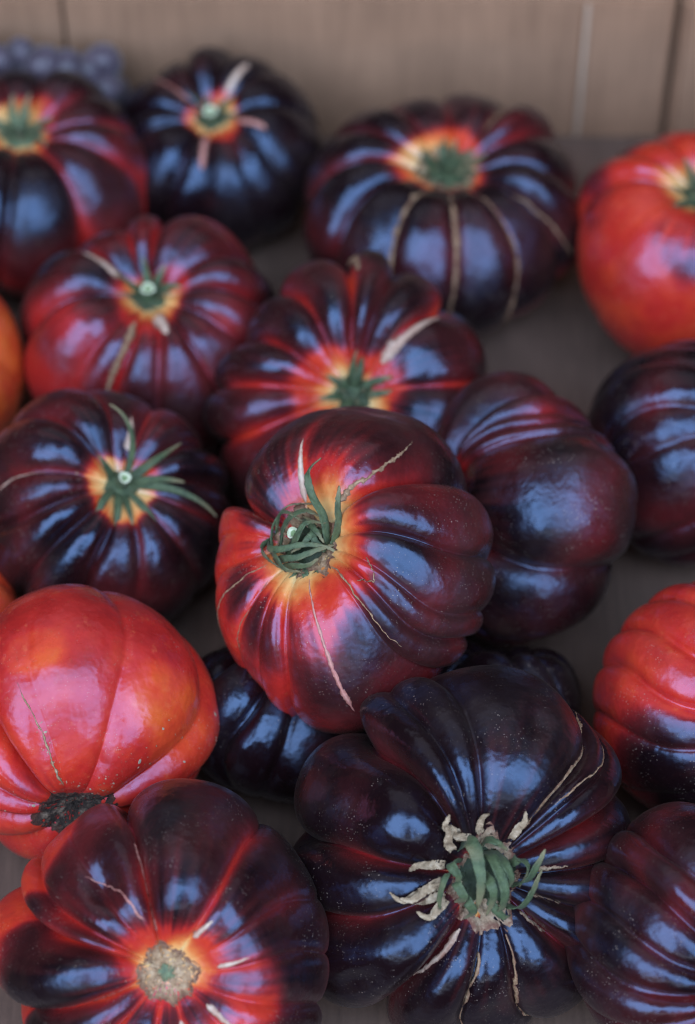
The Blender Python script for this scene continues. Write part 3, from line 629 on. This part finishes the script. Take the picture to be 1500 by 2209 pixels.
t = Tomato('red tomato with dark blue-black lower cheek at the right edge', (14.2, -6.3, 4.9), 4.75, 4.1, lean(.55, -.1, .8),
           rand_grooves(23, 3, fixed=[(165, .14, .9), (140, .14, .9), (115, .12, .9), (190, .08, .6), (-140, .06, .2)]), seed=121, res=MID, dimple=.28, group='red tomatoes in the box')
t.build(base=.15, ring=(.1, .3), bottom=.2, ripe=.42, patches=[(-150, 62, 38, -.95), (-110, 60, 30, -.8)])
t.calyx(ring_sepals(71, 8), r_hub=.8, stem=(.28, .5, 0, 0), seed=4)
t.flecks('scar_flecks', [(172 + rr.gauss(0, 3), 36 + rr.gauss(0, 3)) for _ in range(12)], .06, M['fleck'])

t = Tomato('dark ribbed tomato cut off by the bottom right corner', (12.1, -16.2, 4.7), 4.6, 3.8, lean(.60, -.35, .75),
           rand_grooves(29, 3, fixed=[(130, .2, .3), (152, .12, .3), (172, .12, .2), (192, .10, .3), (215, .12, 1.0), (110, .12, .3)]), seed=131, res=MID, dimple=.28)
t.build(base=.86, ring=(.16, .36), bottom=.2, ripe=.4)
t.ribbon('scar', [(215, 40), (214, 90)], .12, .16, M['pink'], .02, .3)
t.calyx(ring_sepals(81, 8), r_hub=.8, stem=(.28, .5, 0, 0), seed=4)

# --- lower layer, in the shade
t = Tomato('small blue-black tomato in shade underneath the middle one', (-2.7, -5.8, 2.9), 3.7, 2.8, lean(.3, .95, .1), rand_grooves(33, 9, d=(.08, .14), red=(.1, .2)), seed=141, res=(200, 90))
t.build(base=1.2, ring=(.14, .28), bottom=.0, ripe=.3)
t = Tomato('blackish tomato wedged low in the shade between middle and front dark ones', (5.6, -4.6, 2.5), 3.3, 2.5, lean(.1, .9, .1), rand_grooves(35, 9, d=(.08, .14), red=(.1, .2)), seed=151, res=(200, 90))
t.build(base=1.2, ring=(.14, .28), bottom=.0, ripe=.3)
t = Tomato('orange red tomato sliver at the left edge, upper of the two', (-18.2, 11.6, 4.2), 4.3, 3.9, lean(-.3, .5, .8), rand_grooves(37, 7, d=(.04, .08), red=(.1, .2)), seed=161, res=(200, 90), group='red tomatoes in the box')
t.build(base=-.1, ring=(.0, .01), bottom=.0, ripe=.85)
t = Tomato('orange red tomato sliver at the left edge, lower of the two', (-16.4, -1.2, 2.9), 3.5, 2.8, lean(-.3, .5, .8), rand_grooves(39, 7, d=(.04, .08), red=(.1, .2)), seed=171, res=(200, 90), group='red tomatoes in the box')
t.build(base=-.1, ring=(.0, .01), bottom=.0, ripe=.7)

# --- dusky grapes at the far back left
gb = thing('grape_bunch', 'blurred bunch of dusky blue grapes against the back wall at upper left', 'grapes', loc=(-15.2, 29.0, 0))
rng = np.random.default_rng(8); nu, nv = 20, 12; cents = []
for lx in range(9):
    for lz in range(10):
        cents.append((-3.6 + lx * .95 + rng.uniform(-.2, .2), rng.uniform(-.7, .9), .55 + lz * .85 + rng.uniform(-.2, .2)))
gm = None
for c in cents:
    if c[2] > 6.8 - .10 * abs(c[0] + .5) ** 1.6 + rng.uniform(-.4, .4): continue
    if gm is None:
        th, ph = np.meshgrid(np.linspace(0, 2 * np.pi, nu, endpoint=False), np.linspace(.12, np.pi - .12, nv))
        V = np.stack([.74 * np.sin(ph) * np.cos(th), .74 * np.sin(ph) * np.sin(th), .80 * np.cos(ph) * (1 + .04 * np.cos(ph))], -1).reshape(-1, 3)
        idx = np.arange(nu * nv).reshape(nv, nu); nx = np.roll(idx, -1, 1)
        F = np.stack([idx[:-1], idx[1:], nx[1:], nx[:-1]], -1).reshape(-1, 4).tolist() + [idx[0].tolist(), idx[-1].tolist()[::-1]]
        g = mesh_obj('grape', V, F, M['grape'], gb); gm = g.data
    else:
        g = bpy.data.objects.new('grape', gm); col.objects.link(g); g.parent = gb
    g.location = [q * CM for q in c]; g.rotation_euler = rng.uniform(-.8, .8, 3); g.scale = rng.uniform(.65, 1.4) * rng.uniform(.88, 1.12, 3)
